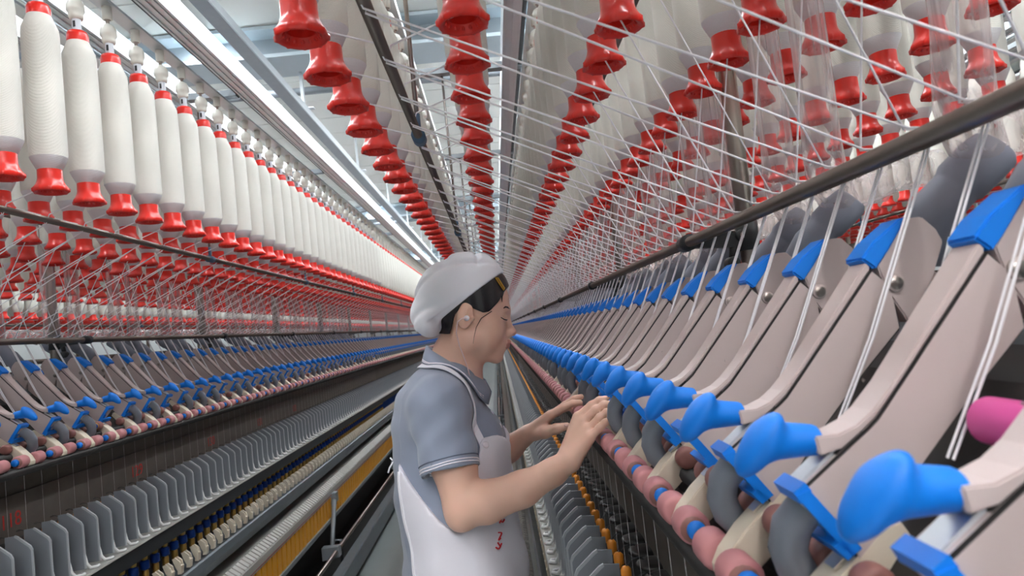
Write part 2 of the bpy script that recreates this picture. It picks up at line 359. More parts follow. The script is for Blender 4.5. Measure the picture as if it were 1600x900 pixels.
def arm_meshes(sgn):
    R = {}; q_ = .018 if sgn > 0 else .004
    b = MB(); f_body(b); R['arm_body'] = b.mesh('arm_body', sgn, bevel=.0018)
    b = MB(); f_head(b); b.lathe([(0, -.0175), (.0075, -.0175), (.0085, -.016), (.0085, -.0140)], steel, 16, (.214, 0, .002), 'y'); R['head_plate'] = b.mesh('head_plate', sgn, bevel=.0012)
    b = MB(); f_lever(b); b.box((.326, -.002, -.0668), (.3285, .002, -.064), darkm); R['lever'] = b.mesh('lever', sgn, bevel=.002)
    b = MB(); f_top(b); R['end_cap'] = b.mesh('end_cap', sgn, bevel=.002)
    h = g_handle(); co = np.zeros(len(h.vertices)*3, np.float32); h.vertices.foreach_get('co', co); co = co.reshape(-1, 3); co[:, 0] *= sgn; co[:, 2] += EYE
    h.vertices.foreach_set('co', co.ravel());
    if sgn < 0: h.flip_normals()
    h.update(); R['handle'] = h
    b = MB(); f_cradle(b); b.prism([(.3475, -.1735), (.3705, -.1925), (.3690, -.1945), (.3460, -.1755)], -.008, .008, alu); R['cradle'] = b.mesh('cradle', sgn, bevel=.0015)
    b = MB()
    b.prism([(.395, -.134), (.386, -.128), (.382, -.134), (.391, -.142)], -.0175, .017, blue)
    b.prism([(.394, -.136), (.366, -.174), (.360, -.180), (.353, -.176), (.384, -.133)], -.0185, -.0145, blue)
    b.prism([(.372, -.173), (.364, -.183), (.358, -.179), (.366, -.169)], -.0185, .034, blue); b.prism([(.376, -.158), (.366, -.172), (.361, -.168), (.371, -.154)], -.0145, -.002, blue)
    R['clip'] = b.mesh('clip', sgn)
    b = MB(); b.tube([(.366, -.002, -.140), (.377, .006+q_*.2, -.151), (.386, .014+q_*.5, -.166), (.388, .020+q_*.8, -.184), (.382, .025+q_, -.202), (.370, .027+q_, -.217), (.352, .028+q_, -.224)], [.0125, .0138, .0142, .0142, .0142, .0138, .0125], greyp, 14); R['suction_tube'] = b.mesh('suction_tube', sgn)
    b = MB(); f_roll(b, .398, -.235, .0180, pink, -.053, -.017, blue, -.056); b.lathe([(0, -.0550), (.0135, -.0550), (.0142, -.052)], pinkd, 14, (.400, 0, -.235), 'y'); R['top_roller'] = b.mesh('top_roller', sgn)
    b = MB(); f_roll(b, .398, -.235, .0180, pink, .017, .053); R['top_roller_back'] = b.mesh('top_roller', sgn)
    b = MB(); f_roll(b, .358, -.192, .0155, pinkd, -.044, -.018, blued, -.046); b.lathe([(0, -.0455), (.0120, -.0455), (.0120, -.043)], gold, 14, (.358, 0, -.192), 'y'); R['rear_roller_capped'] = b.mesh('rear_roller', sgn)
    b = MB(); f_roll(b, .354, -.197, .0145, pinkd, -.038, -.018); R['rear_roller'] = b.mesh('rear_roller', sgn)
    b = MB(); f_roll(b, .354, -.197, .0145, pinkd, .018, .044); R['rear_roller_back'] = b.mesh('rear_roller', sgn)
    b = MB(); b.prism([(.3585, -.1085), (.3885, -.1315), (.3865, -.1335), (.3565, -.1105)], -.009, .009, alu); b.prism([(.3795, -.1255), (.3835, -.1285), (.3815, -.1295), (.3775, -.1265)], -.004, .004, darkm)  # dark patches paint the slot hole and the shaded recess by the pin
    b.prism([(.340, -.097), (.360, -.112), (.357, -.115), (.338, -.101)], -.0125, .0125, darkm); b.lathe([(0, -.010), (.0055, -.010), (.0055, .010), (0, .010)], steel, 12, (.352, 0, -.1065), 'y'); R['release_pin'] = b.mesh('release_pin', sgn)
    return R
def f_plate(b, y=0): b.prism([(.421, -.42), (.448, -.418), (.455, -.422), (.487, -.448), (.492, -.458), (.492, -.588), (.421, -.592)], y-.0016, y+.0016, platem); b.prism([(.448, -.4165), (.456, -.4205), (.488, -.447), (.4935, -.458), (.4935, -.588), (.4895, -.588), (.4895, -.460), (.484, -.451), (.453, -.4255), (.447, -.4215)], y-.0026, y+.0026, platee)
def f_foot(b, y=0): b.tube([(.487, y+.004, -.53), (.493, y+.005, -.575), (.502, y+.008, -.588), (.515, y+.020, -.590), (.512, y+.034, -.590), (.498, y+.040, -.590)], [.002, .0045, .005, .005, .0045, .003], whitep, 6)
def f_guide(b, y=0):
    b.lathe([(0, -.014), (.0085, -.014), (.0095, -.011), (.0095, .008), (.006, .0125), (0, .0135)], orange, 10, (.405, y+.0375, -.452))
def f_wire(b, y=0): b.tube([(.405, y+.0375, -.440), (.395, y+.034, -.428), (.382, y+.034, -.425), (.372, y+.0375, -.430), (.380, y+.042, -.430)], .0009, black, 5)
def f_oval(b, y=0):
    b.lathe([(0, -.007), (.026, -.007), (.034, -.003), (.0355, .001), (.032, .005), (.020, .0075), (0, .008)], darkm, 16, (.340, y+.0375, -.468))
def f_spin(b, y=0):
    b.lathe([(.006, -.62), (.009, -.66), (.0115, -.664), (.0115, -.69), (.009, -.694)], gold, 10, (.448, y+.0375, 0))
    b.lathe([(.009, -.694), (.0165, -.698), (.0165, -.724), (.009, -.728)], blued, 12, (.448, y+.0375, 0))
    b.lathe([(.009, -.728), (.012, -.732), (.012, -.765), (.004, -.772)], gold, 10, (.448, y+.0375, 0))
def f_fork(b, y=0):
    for q in (-1, 1): b.prism([(.478, -.742), (.490, -.738), (.506, -.752), (.510, -.775), (.498, -.790), (.488, -.770)], y+.0375+q*.010-.003, y+.0375+q*.010+.003, cream)
    b.prism([(.498, -.762), (.512, -.770), (.508, -.800), (.494, -.800)], y+.0265, y+.0485, cream)
def f_peg(b, y=0): b.prism([(.577, -.975), (.601, -.975), (.596, -1.105), (.583, -1.105)], y+.004, y+.062, yellow)
def f_yarn(b, y=0): b.tube([(.405, y+.0375, -.252), (.404, y+.0375, -.440)], .0002, strand, 4, False)
def long(b, poly, m, y0=None, y1=YE): b.prism(poly, Y_START if y0 is None else y0, y1, m)
def frame(C, sgn, name, label, full=True, back=True, near=True):
    """one spinning frame standing on the floor; C = x of its axis"""
    Y0A = Y0D[C > 0]
    root = link('spinning_frame', None, None, (C, 0, 0)); tag(root, label, 'spinning machine', 'spinning frames')
    def P(nm, b, z=EYE, parent=None, lb=None, **k):
        o = link(nm, b.mesh(nm, sgn, z, **k), parent or root)
        if lb: o['label'] = lb
        return o
    y0 = Y_START; y1 = YE
    def L(nm, poly, m, lb=None, bevel=0):
        b = MB(); b.prism(poly, y0, y1, m); return P(nm, b, lb=lb, bevel=bevel)
    L('drafting_bed', [(.19, -.055), (.235, -.075), (.352, -.215), (.350, -.262), (.31, -.262), (.17, -.10)], darkm)
    b = MB(); b.tube([(.398, y0, -.264), (.398, y1, -.264)], .0125, darkm, 10); b.tube([(.352, y0, -.222), (.352, y1, -.222)], .0115, darkm, 10); P('bottom_roller', b, lb='fluted dark steel roller')
    L('roller_beam', [(.350, -.255), (.398, -.262), (.396, -.268), (.345, -.315), (.325, -.335), (.318, -.30)], brown)
    L('beam_edge', [(.396, -.274), (.4005, -.2675), (.402, -.2695), (.398, -.276)], railm)
    L('front_panel', [(.322, -.335), (.331, -.335), (.331, -.475), (.322, -.475)], brown)
    L('spindle_box', [(.10, -.478), (.36, -.478), (.36, -.60), (.10, -.60)], darkm)
    L('ring_rail', [(.38, -.594), (.520, -.594), (.522, -.600), (.516, -.604), (.38, -.606)], railm, 'pale ring rail edge')
    L('rail_face', [(.508, -.604), (.515, -.604), (.510, -.655), (.500, -.655)], black)
    L('suction_duct', [(-.04, -.10), (.14, -.10), (.14, .0), (-.04, .0)], alud)
    L('inner_frame', [(.14, -.60), (.40, -.60), (.40, -1.28), (.14, -1.28)], darkm)
    L('tray_rail', [(.40, -.800), (.505, -.806), (.528, -.795), (.536, -.800), (.534, -.835), (.522, -.870), (.50, -.880), (.40, -.860)], trayb)
    L('lower_rail', [(.40, -.93), (.545, -.935), (.555, -.905), (.562, -.905), (.604, -.935), (.606, -.975), (.598, -.985), (.560, -.985), (.40, -.975)], railm, bevel=0)
    L('red_line', [(.6062, -.966), (.6072, -.966), (.6072, -.969), (.6062, -.969)], redpaint, 'thin red line')
    L('sole_plate', [(.715, -1.41), (.785, -1.41), (.785, -1.305), (.778, -1.298), (.722, -1.298), (.715, -1.305)], trayb); L('dark_floor_sheet', [(.44, -1.45), (.76, -1.45), (.76, -1.425), (.44, -1.425)], darkm)  # dark sheet added over the floor under the machine
    L('machine_foot', [(.14, -1.45), (.44, -1.45), (.44, -1.25), (.14, -1.25)], darkm)
    b = MB(); b.tube([(.685, y0, -1.245), (.685, y1, -1.245)], .013, steel, 12); P('drive_shaft', b)
    L('peg_backing', [(.566, -.985), (.574, -.985), (.574, -1.115), (.566, -1.115)], darkm)
    L('peg_rail', [(.572, -1.105), (.606, -1.105), (.606, -1.128), (.572, -1.128)], alud)
    L('delivery_guide', [(.395, -.46), (.402, -.46), (.402, -.478), (.395, -.478)], black)
    # ribs on the lower rail
    def f_rib(b): b.prism([(.548, -.903), (.562, -.898), (.600, -.926), (.603, -.934), (.556, -.906)], .004, .030, railm)
    tag(link('rail_ribs', strip_mesh(f_rib, int((12-y0)/.0375), .0375, y0, sgn), root), kind='stuff')
    b = MB()
    for k in range(0, 12):
        y = 1.92+2.70*k
        b = MB(); b.tube([(.612, y, -.985), (.612, y-.03, -1.03)], .022, alud, 10)
        b.prism([(.585, -.962), (.632, -.962), (.632, -1.02), (.60, -1.05)], y-.035, y+.035, alud)
        b.tube([(.618, y-.02, -1.0), (.655, y-.34, -1.26)], [.014, .014], alud, 10); b.prism([(.60, -1.215), (.70, -1.215), (.705, -1.275), (.60, -1.29)], y-.36, y-.30, alud); b.tube([(.66, y-.12, -1.43), (.66, y-.12, -1.24), (.60, y-.12, -1.24)], .010, alud, 8)
        P('doffing_strut', b)
    # rods above the arms, creel
    for (s, z, r, nm) in ((.192, .127, .0105, 'guide_rod'), (.04, .06, .0095, 'rear_rod'), (.699, .393, .0085, 'creel_rod'), (.30, .520, .0085, 'upper_rod')):
        b = MB(); b.tube([(s, y0, z), (s, y1, z)], r, rodm, 12); P(nm, b)
    for k in range(22):
        y = 1.345+1.36*k if C > 0 else 1.37+1.36*k
        b = MB(); b.tube([(.192, y-.022, .127), (.192, y+.022, .127)], .0165, black, 14)
        b.prism([(.192, .116), (.192, .138), (.085, .142), (.065, .150), (.062, .118), (.085, .108)], y-.008, y+.008, black)
        b.lathe([(0, -.016), (.011, -.016), (.013, -.013), (.013, -.006)], black, 14, (.084, y, .130), 'y'); b.lathe([(0, -.0175), (.006, -.0175), (.0065, -.015)], steel, 8, (.084, y, .130), 'y')
        b.tube([(.100, y, .115), (.105, y, .085)], .008, black, 8); b.lathe([(0, -.015), (.011, -.015), (.013, -.012), (.013, .012)], black, 14, (.107, y, .078), 'y')
        P('rod_bracket', b)
        b = MB(); b.tube([(.07, y, -.10), (.07, y, 1.02)], .0175, postm, 16); P('post', b)
        b = MB(); b.tube([(.07, y, .10), (.07, y, .16)], .022, black, 14); P('post_collar', b)
        b = MB(); b.box((-.76, y-.02, 1.035), (.86, y+.02, 1.06), alud); P('cross_bar', b)
        b = MB(); b.tube([(.699, y-.02, .393), (.699, y+.02, .393)], .014, clampb, 12); b.tube([(.699, y, .393), (.699, y, .44)], .006, clampb, 8)
        b.tube([(.699, y, .44), (.699, y, 1.03)], .0045, steel, 8); P('rod_hanger', b)
    # rails carrying the bobbins
    for s in ROWS_S:
        b = MB(); b.prism([(s-.022, 1.006), (s+.022, 1.006), (s+.022, 1.014), (s-.022, 1.014)], y0, y1, alu); b.prism([(s-.022, 1.014), (s-.016, 1.014), (s-.016, 1.032), (s-.022, 1.032)], y0, y1, alu); P('hanger_rail', b)
    for s in (.895, .62, .41, -.79):
        b = MB(); b.prism([(s-.012, 1.03), (s-.012, 1.10), (s+.045, 1.10), (s+.045, 1.03)], y0, y1, alu)
        for q in (-.016, .006, .028): b.prism([(s+q, 1.026), (s+q+.007, 1.026), (s+q+.007, 1.0301), (s+q, 1.0301)], y0, y1, alu)
        b.prism([(s-.034, 1.040), (s-.012, 1.040), (s-.012, 1.085), (s-.034, 1.085)], y0, y1, black); P('profile_rail', b)
    # arms
    names = ['arm_body', 'head_plate', 'lever', 'end_cap', 'handle', 'cradle', 'clip', 'top_roller', 'release_pin']
    NA = 46 if near else 0; kk = range(K0[C > 0], K0[C > 0]+NA)
    if near:
        R = arm_meshes(sgn)
        for k in kk:
            a = link('drafting_arm', R['arm_body'], root, (0, Y0A+PITCHA*k, 0))
            for n in names[1:]: link(n, R[n], a)
            link('top_roller', R['top_roller_back'], a); link('rear_roller', R['rear_roller_back'], a)
            if (k % 7) not in (2, 6): link('suction_tube', R['suction_tube'], a); link('rear_roller', R['rear_roller'], a)
            else: link('rear_roller', R['rear_roller_capped'], a)
    ya = Y0A+PITCHA*(K0[C > 0]+NA); nfar = int((YE-ya)/PITCHA)
    def f_fararm(b):
        f_body(b); f_head(b); f_lever(b); f_top(b); f_cradle(b)
        b.prism([(.370, -.112), (.370, -.096), (.392, -.090), (.402, -.082), (.414, -.088), (.428, -.112), (.424, -.122), (.404, -.112), (.396, -.110)], -.017, .017, blue)
        b.tube([(.400, -.053, -.235), (.400, .053, -.235)], .0158, pink, 6); b.tube([(.375, .005, -.150), (.388, .022, -.184), (.365, .03, -.220)], .0135, greyp, 5)
        b.prism([(.392, -.136), (.368, -.180), (.350, -.172), (.376, -.130)], -.022, -.012, blue)
    if not near: ya = 2.0; nfar = 190
    tag(link('drafting_arms', strip_mesh(f_fararm, nfar, PITCHA, ya, sgn), root), kind='stuff')
    # spindle positions
    ns = 84 if near else 0; ys = SY[C > 0]
    one = []
    for nm, fn in (('separator_plate', f_plate), ('plate_foot', f_foot), ('thread_guide', f_guide), ('guide_wire', f_wire), ('control_ring', f_oval), ('spindle_foot', f_spin), ('fork_bracket', f_fork), ('doffing_peg', f_peg), ('yarn', f_yarn)):
        b = MB(); fn(b); me = b.mesh(nm, sgn); one.append(nm)
        for k in range(ns): link(nm, me, root, (0, ys+.075*k, 0))
    def f_farspin(b): f_plate(b); f_foot(b); f_guide(b); f_oval(b); f_fork(b); f_peg(b); b.tube([(.448, .0375, -.66), (.448, .0375, -.77)], .013, blued, 6)
    if near: tag(link('spindle_positions', strip_mesh(f_farspin, int((YE-ys)/.075)-ns, .075, ys+.075*ns, sgn), root), kind='stuff')
    # clear suction sleeves with grey elbows: two of every three arms
    b = MB(); b.tube([(.092, 0, 1.0), (.092, 0, .45), (.092, 0, .26), (.090, .008, .215), (.080, .025, .180), (.062, .045, .150), (.046, .058, .128)], [.0255, .0255, .0255, .027, .029, .028, .0265], clear, 20, False); sl = b.mesh('clear_sleeve', sgn)
    b = MB(); b.tube([(.030, .052, .137), (.034, .054, .133), (.048, .058, .122), (.070, .063, .103), (.074, .064, .099), (.078, .065, .095), (.096, .069, .078), (.112, .073, .055), (.120, .076, .02)], [.020, .0260, .0280, .0275, .0245, .0240, .0255, .0245, .022], greyd, 20); el = b.mesh('grey_elbow', sgn)
    b = MB(); b.tube([(.020, .050, .145), (-.03, .045, .165), (-.10, .04, .17)], [.024, .026, .026], clear, 16, False); dg = b.mesh('clear_branch', sgn)
    for k in range(NA if near else 0):
        kk_ = K0[C > 0]+k
        if kk_ % 3 == TM[C > 0]: continue
        o = link('suction_sleeve', sl, root, (0, Y0A+PITCHA*kk_+.02, 0)); link('grey_elbow', el, o); link('clear_branch', dg, o)
    # red painted numbers on the panel
    if C < 0 and near:
        for j, (y, t) in enumerate(((2.02, '118'), (2.72, '129'), (3.42, '130'), (4.12, '131'), (4.82, '132'))):
            cu = bpy.data.curves.new('panel_number', 'FONT'); cu.body = t; cu.size = .06; cu.extrude = .0004; cu.materials.append(redpaint)
            tmp = bpy.data.objects.new('tmp', cu); COL.objects.link(tmp); bpy.context.view_layer.update(); tm = bpy.data.meshes.new_from_object(tmp.evaluated_get(bpy.context.evaluated_depsgraph_get())); bpy.data.objects.remove(tmp)
            o = link('panel_number', tm, root, (sgn*.3315, y, EYE-.425)); o['kind'] = 'stuff'; o.rotation_euler = (pi/2, 0, pi/2)
    return root
Y_START = -.35
K0 = {True: -2, False: 4}; SY = {True: .5865, False: 1.387}; TM = {True: 2, False: 1}; Y0D = {True: .49, False: .56}
ROWS_S = (.81, .585, .357, .127, -.027, -.257, -.485, -.71)
CR, CLF, CN, CNR = .585, -1.80, -4.17, 2.955
fr_R = frame(CR, -1, 'right', 'near right spinning frame with beige arms and blue handles the worker touches')
fr_L = frame(CLF, 1, 'left', 'left spinning frame across the aisle with small blue handles and grey separators')
frame(CN, 1, 'far left', 'spinning frame behind the left one, seen only through its threads', near=False)
frame(CNR, -1, 'far right', 'spinning frame beyond the right one, mostly hidden by clear sleeves', near=False)
# ================================================================== ROVING BOBBINS
CAPZ = .420                                           # underside of the red base
b = MB(); b.lathe([(.020, .051), (.0250, .052), (.0385, .081)], yarn_end, 28); b.lathe([(.0385, .081), (.0392, .090), (.0395, .20), (.0393, .30), (.0388, .372), (.0375, .388), (.0255, .420), (.020, .421)], yarn, 28); m_pack = b.mesh('roving_package', z=0)
b = MB(); b.lathe([(.020, .012), (.028, .003), (.0325, .0), (.0350, .0015), (.0356, .008), (.0338, .013), (.0305, .018), (.0272, .025), (.0255, .032), (.0250, .056)], red, 72, lobes=(.085, 9, (2, 3, 4)))
b.lathe([(.020, .012), (.020, .035), (0, .035)], red, 16)
for t in range(14): b.lathe([(.0015, .001), (.003, .003), (.003, .012)], red, 6, (.0245*cos(t*2*pi/14), .0245*sin(t*2*pi/14), .004))
m_base = b.mesh('red_base', z=0)
b = MB(); b.lathe([(.0250, .416), (.0252, .438), (.0215, .447), (.010, .448)], red, 24); m_coll = b.mesh('red_collar', z=0)
b = MB(); b.lathe([(.011, .446), (.011, .482)], spigot, 12); b.box((-.003, -.0115, .458), (.003, -.0108, .474), black); m_spig = b.mesh('spigot', z=0)
b = MB(); b.lathe([(.010, .480), (.0155, .482), (.0175, .490), (.0178, .500), (.0210, .503), (.0215, .510), (.0205, .520), (.0155, .531), (.007, .537), (.005, .538)], hang_w, 18)
b.lathe([(.005, .537), (.0045, .548), (.009, .549)], steel, 10); b.lathe([(.009, .549), (.0125, .550), (.013, .592), (0, .592)], hang_w, 14); m_hang = b.mesh('hanger', z=0)
def low_bobbin(seg, strand_pts=None):
    b = MB(); b.lathe([(0, .003), (.037, .002), (.036, .014), (.0255, .028), (.025, .054)], red, seg); b.lathe([(.025, .054), (.0388, .083), (.0396, .20), (.0388, .372), (.025, .420)], yarn_far, seg)
    b.lathe([(.025, .420), (.025, .438), (.010, .448)], red, seg); b.lathe([(.011, .448), (.011, .482), (.0175, .49), (.0205, .52), (.006, .538), (.0125, .55), (.0125, .592)], hang_w, max(5, seg//2))
    return b
# rows: (x, first y, name, strand kind)
RIGHT = [(-.224, .922), (-.002, .927), (.228, .988), (.458, 1.03), (.612, .995), (.842, 1.052), (1.07, 1.38), (1.295, 1.35)]
LEFT = [(-.990, 1.438), (-1.205, 1.726), (-1.437, 2.02), (-1.660, 2.198), (-1.827, 2.40), (-2.057, 2.70), (-2.285, 3.00), (-2.51, 3.30)]
NAMER = ['outermost row over the aisle', 'second row from the aisle', 'third row from the aisle', 'fourth row from the aisle', 'fifth row from the aisle', 'sixth row from the aisle', 'seventh row from the aisle', 'eighth row from the aisle']
def strand_path(C, sgn, x, row, yb, Y0A):
    """roving from the bobbin base over the rods down into an arm, in bobbin coordinates"""
    s = (x-C)*sgn
    if row > 3: s2 = .1-s
    slot = {0: -.0405, 1: .0345, 2: -.0345, 3: .0405}[row if row < 4 else 7-row]
    k = round((yb-Y0A-slot)/.15); ys = Y0A+slot+.15*k-yb
    X = lambda q: C+sgn*q-x
    if row < 4:
        p = [(X(s), 0, .02)]
        if row < 2: p += [(X(.709 if row == 0 else .690), ys*.1, .405-CAPZ), (X(.699), ys*.1, .381-CAPZ)]
        p += [(X(.198), ys, .1395-CAPZ), (X(.186), ys, .1385-CAPZ), (X(.1795), ys, .129-CAPZ), (X(.182), ys, .118-CAPZ), (X(.256), ys, -.045-CAPZ), (X(.296), ys, -.118-CAPZ)]
    else:
        p = [(X(s), 0, .02)]
        if row > 5: p += [(X(.1-.699), ys*.1, .384-CAPZ)]
        p += [(X(.1-.200), ys, .128-CAPZ), (X(.1-.262), ys, -.045-CAPZ)]
    return p
bobs = []
for side, C, sgn, rows in (('right', CR, -1, RIGHT), ('left', CLF, 1, LEFT)):
    for r, (x, y0) in enumerate(rows):
        for k in range(int((YE-y0-.3)/.15)):
            y = y0+.15*k; best = max(proj((x, y, z)) [2] > 0 and -40 < proj((x, y, z))[0] < 1640 and -60 < proj((x, y, z))[1] < 900 for z in (CAPZ, CAPZ+.2, CAPZ+.44))
            size = (1 if best else 0)/math.hypot(x, y)
            if r > 3: size *= .62                      # rows behind the frame's posts show less
            if side == 'left' and r in (1, 2, 3): size *= .85
            bobs.append((size, side, r, k, x, y, C, sgn))
bobs.sort(key=lambda q: -q[0]); near_b, rest_b = bobs[:300], bobs[300:]
near_b.sort(key=lambda q: (q[1], q[2], q[3])); smesh = {}
# strands of every bobbin in a row are alike: one mesh per row
for (size, side, r, k, x, y, C, sgn) in near_b:
    if (side, r) not in smesh:
        b = MB(); b.tube(strand_path(C, sgn, x, r, y, Y0D[C > 0]), .0014, strand, 7, False); smesh[side, r] = b.mesh('roving_strand', z=0)
cnt = {}
for (size, side, r, k, x, y, C, sgn) in near_b:
    o = link('roving_bobbin', None, None, (x, y, EYE+CAPZ)); o.rotation_euler = (0, 0, random.uniform(0, 6.28)*0)
    i = cnt[side, r] = cnt.get((side, r), 0)+1
    tag(o, '%s white roving bobbin from the camera, %s of the %s creel' % (nth(i), NAMER[r], side), 'bobbin', '%s creel, %s' % (side, NAMER[r]))
    c = link('roving_package', m_pack, o); c.rotation_euler = (0, 0, random.uniform(0, 6.28)); link('red_base', m_base, o).rotation_euler = (0, 0, random.uniform(0, 6.28))
    if (side == 'left' and r == 0) or (side, r) in (('right', 3), ('right', 4), ('right', 5)) or k > 3:
        link('red_collar', m_coll, o); link('spigot', m_spig, o); link('hanger', m_hang, o)
    if r < 4: link('roving_strand', smesh[side, r], o)
def tile(parts, name):
    V = []; Fc = []; MI = []; SM = []; off = 0; mats = []
    for b, P in parts:
        v = np.array(b.v, np.float32); n = len(v); P = np.array(P, np.float32); V.append((v[None]+P[:, None]).reshape(-1, 3))
        idx = []
        for m in b.mats:
            if m not in mats: mats.append(m)
            idx.append(mats.index(m))
        f = np.array([q if len(q) == 4 else (*q, q[-1]) for q in b.f if len(q) in (3, 4)], np.int64); keep = [i for i, q in enumerate(b.f) if len(q) == 4]
        f = np.array([b.f[i] for i in keep], np.int64); mi = np.array([idx[b.m[i]] for i in keep])
        Fc.append((f[None]+off+n*np.arange(len(P))[:, None, None]).reshape(-1, 4)); MI.append(np.tile(mi, len(P))); off += n*len(P)
    V = np.concatenate(V); Fc = np.concatenate(Fc); MI = np.concatenate(MI); me = bpy.data.meshes.new(name)
    me.vertices.add(len(V)); me.vertices.foreach_set('co', V.ravel()); me.loops.add(Fc.size); me.loops.foreach_set('vertex_index', Fc.astype(np.int32).ravel())
    me.polygons.add(len(Fc)); me.polygons.foreach_set('loop_start', np.arange(0, Fc.size, 4, dtype=np.int32)); me.update(calc_edges=True)
    for m in mats: me.materials.append(m)
    me.polygons.foreach_set('material_index', MI.astype(np.int32)); me.polygons.foreach_set('use_smooth', np.ones(len(Fc), bool)); me.update(); return me
mid = [(q[4], q[5], EYE+CAPZ) for q in rest_b if q[5] < 11]; farp = [(q[4], q[5], EYE+CAPZ) for q in rest_b if q[5] >= 11]
for C, sgn in ((CN, 1), (CNR, -1)):
    for s in ROWS_S:
        for k in range(190): (mid if k < 60 else farp).append((C+sgn*s, 2.2+.15*k+.03*abs(s), EYE+CAPZ))
over = {(side, r): [(x, y0-.15*k, EYE+CAPZ) for k in range(1, 9) if y0-.15*k > -.3] for side, rows in (('right', RIGHT[:6]), ('left', LEFT[:3])) for r, (x, y0) in enumerate(rows)}
parts = [(low_bobbin(12), mid), (low_bobbin(6), farp), (low_bobbin(24), [p for q in over.values() for p in q])]
for side, C, sgn, rows in (('right', CR, -1, RIGHT), ('left', CLF, 1, LEFT), ('n', CN, 1, [(CN+s, 2.2) for s in ROWS_S])):
    for r, (x, y0) in enumerate(rows):
        P = [(q[4], q[5], EYE+CAPZ) for q in rest_b if q[1] == side and q[2] == r and q[5] < 22] if side != 'n' else [(x, 2.2+.15*k+.03*abs(x-C), EYE+CAPZ) for k in range(60)]
        P = over.get((side, r), [])+P
        if P and side != 'n' and r < 4:
            b = MB(); b.tube(strand_path(C, sgn, x, r, P[0][1], Y0D[C > 0]), .0013, strand, 4, False); parts.append((b, P))
tag(link('roving_bobbins', tile(parts, 'roving_bobbins')), 'white roving bobbins with red bases receding to the far end of every creel', 'bobbin', kind='stuff')
# the magenta cot lying open behind the nearest arm
b = MB(); b.lathe([(0, -.035), (.013, -.035), (.0155, -.032), (.0155, .032), (.013, .035), (0, .035)], magenta, 24, (.272, .412, -.094), 'y'); b.tube([(.272, .37, -.094), (.272, .46, -.094)], .005, steel, 10)
o = link('open_roller', b.mesh('open_roller', -1), fr_R); o['label'] = 'bright magenta roller behind the nearest lever'
# ================================================================== PERSON
skin = mat('skin', (.80, .49, .37), .48, sss=.12, var=.05, scale=30); lipm = mat('lips', (.56, .24, .19), .45)
hairm = mat('black hair', (.012, .010, .012), .38, bump=('noise', 260, .3)); cotton = mat('white cotton', (.86, .85, .90), .8, bump=('noise', 500, .15), sheen=.2)
polo = mat('grey blue pique', (.25, .285, .37), .85, bump=('noise', 900, .3), sheen=.25); trous = mat('blue grey twill', (.21, .27, .38), .85)
apm = mat('pale apron cloth', (.76, .74, .81), .8, bump=('noise', 420, .12), sheen=.2); goldm = mat('gilt clip', (.62, .38, .06), .3, .8)
whites = mat('white piping', (.85, .80, .86), .6); redink = mat('red ink', (.62, .02, .03), .6); wire = mat('pale pink cable', (.80, .60, .62), .4)
person = link('person', None, None, (-.12, 1.50, 0)); tag(person, 'worker in white cap, grey polo and apron, both hands on the right machine', 'person')
def place(me): return shift(me, (.12, -1.50, EYE))
HC = Vector((-.057, 1.50, .030)); HR = Matrix.Rotation(radians(13), 3, 'Y')
hp = lambda x, y, z: tuple(HC+HR @ Vector((x, y, z)))
H = Grid((-.30, 1.20, -.46), (.235, 1.72, .19), .0026)
def hell(c, r, k=.012, mode='u'): H.ell(hp(*c), r, k, rot=HR, mode=mode)
hell((-.012, 0, .045), (.090, .074, .080), .02)
hell((.034, 0, -.008), (.050, .060, .074), .025)
hell((.022, 0, -.052), (.050, .050, .034), .02); hell((.068, 0, -.080), (.015, .018, .013), .022)
for q in (-1, 1):
    hell((.046, q*.036, -.028), (.028, .024, .028), .02)
    hell((-.002, q*.050, -.045), (.028, .014, .030), .02)
hell((.068, 0, .024), (.017, .045, .012), .014)
for q in (-1, 1):
    hell((.091, q*.031, .007), (.015, .016, .010), .010, 's'); hell((.070, q*.030, .005), (.0115, .0150, .0105), .004)
H.cap(hp(.0785, 0, .012), hp(.0930, 0, -.018), .0062, .0085, .010); hell((.0965, 0, -.0215), (.0090, .0090, .0085), .006)
for q in (-1, 1): hell((.0885, q*.0105, -.026), (.0085, .0065, .0065), .004)
hell((.069, 0, -.046), (.0225, .028, .023), .014); hell((.0905, 0, -.0430), (.0062, .019, .0046), .005); hell((.0880, 0, -.0525), (.0068, .016, .0055), .005)
H.cap((-.078, 1.5, -.02), (-.104, 1.5, -.14), .047, .052, .02); H.cap((-.10, 1.5, -.05), (-.112, 1.5, -.12), .048, .056, .02)
FH = H.F.copy()                                       # head without ears: base for hair and cap
for q in (-1, 1):
    hell((-.006, q*.076, .002), (.0165, .0075, .0285), .005); hell((-.010, q*.074, -.002), (.012, .010, .018), .006)
    hell((.001, q*.0855, .003), (.0095, .0070, .0185), .003, 's'); hell((.010, q*.080, -.003), (.0045, .007, .005), .004); hell((-.004, q*.081, .006), (.003, .005, .013), .003)
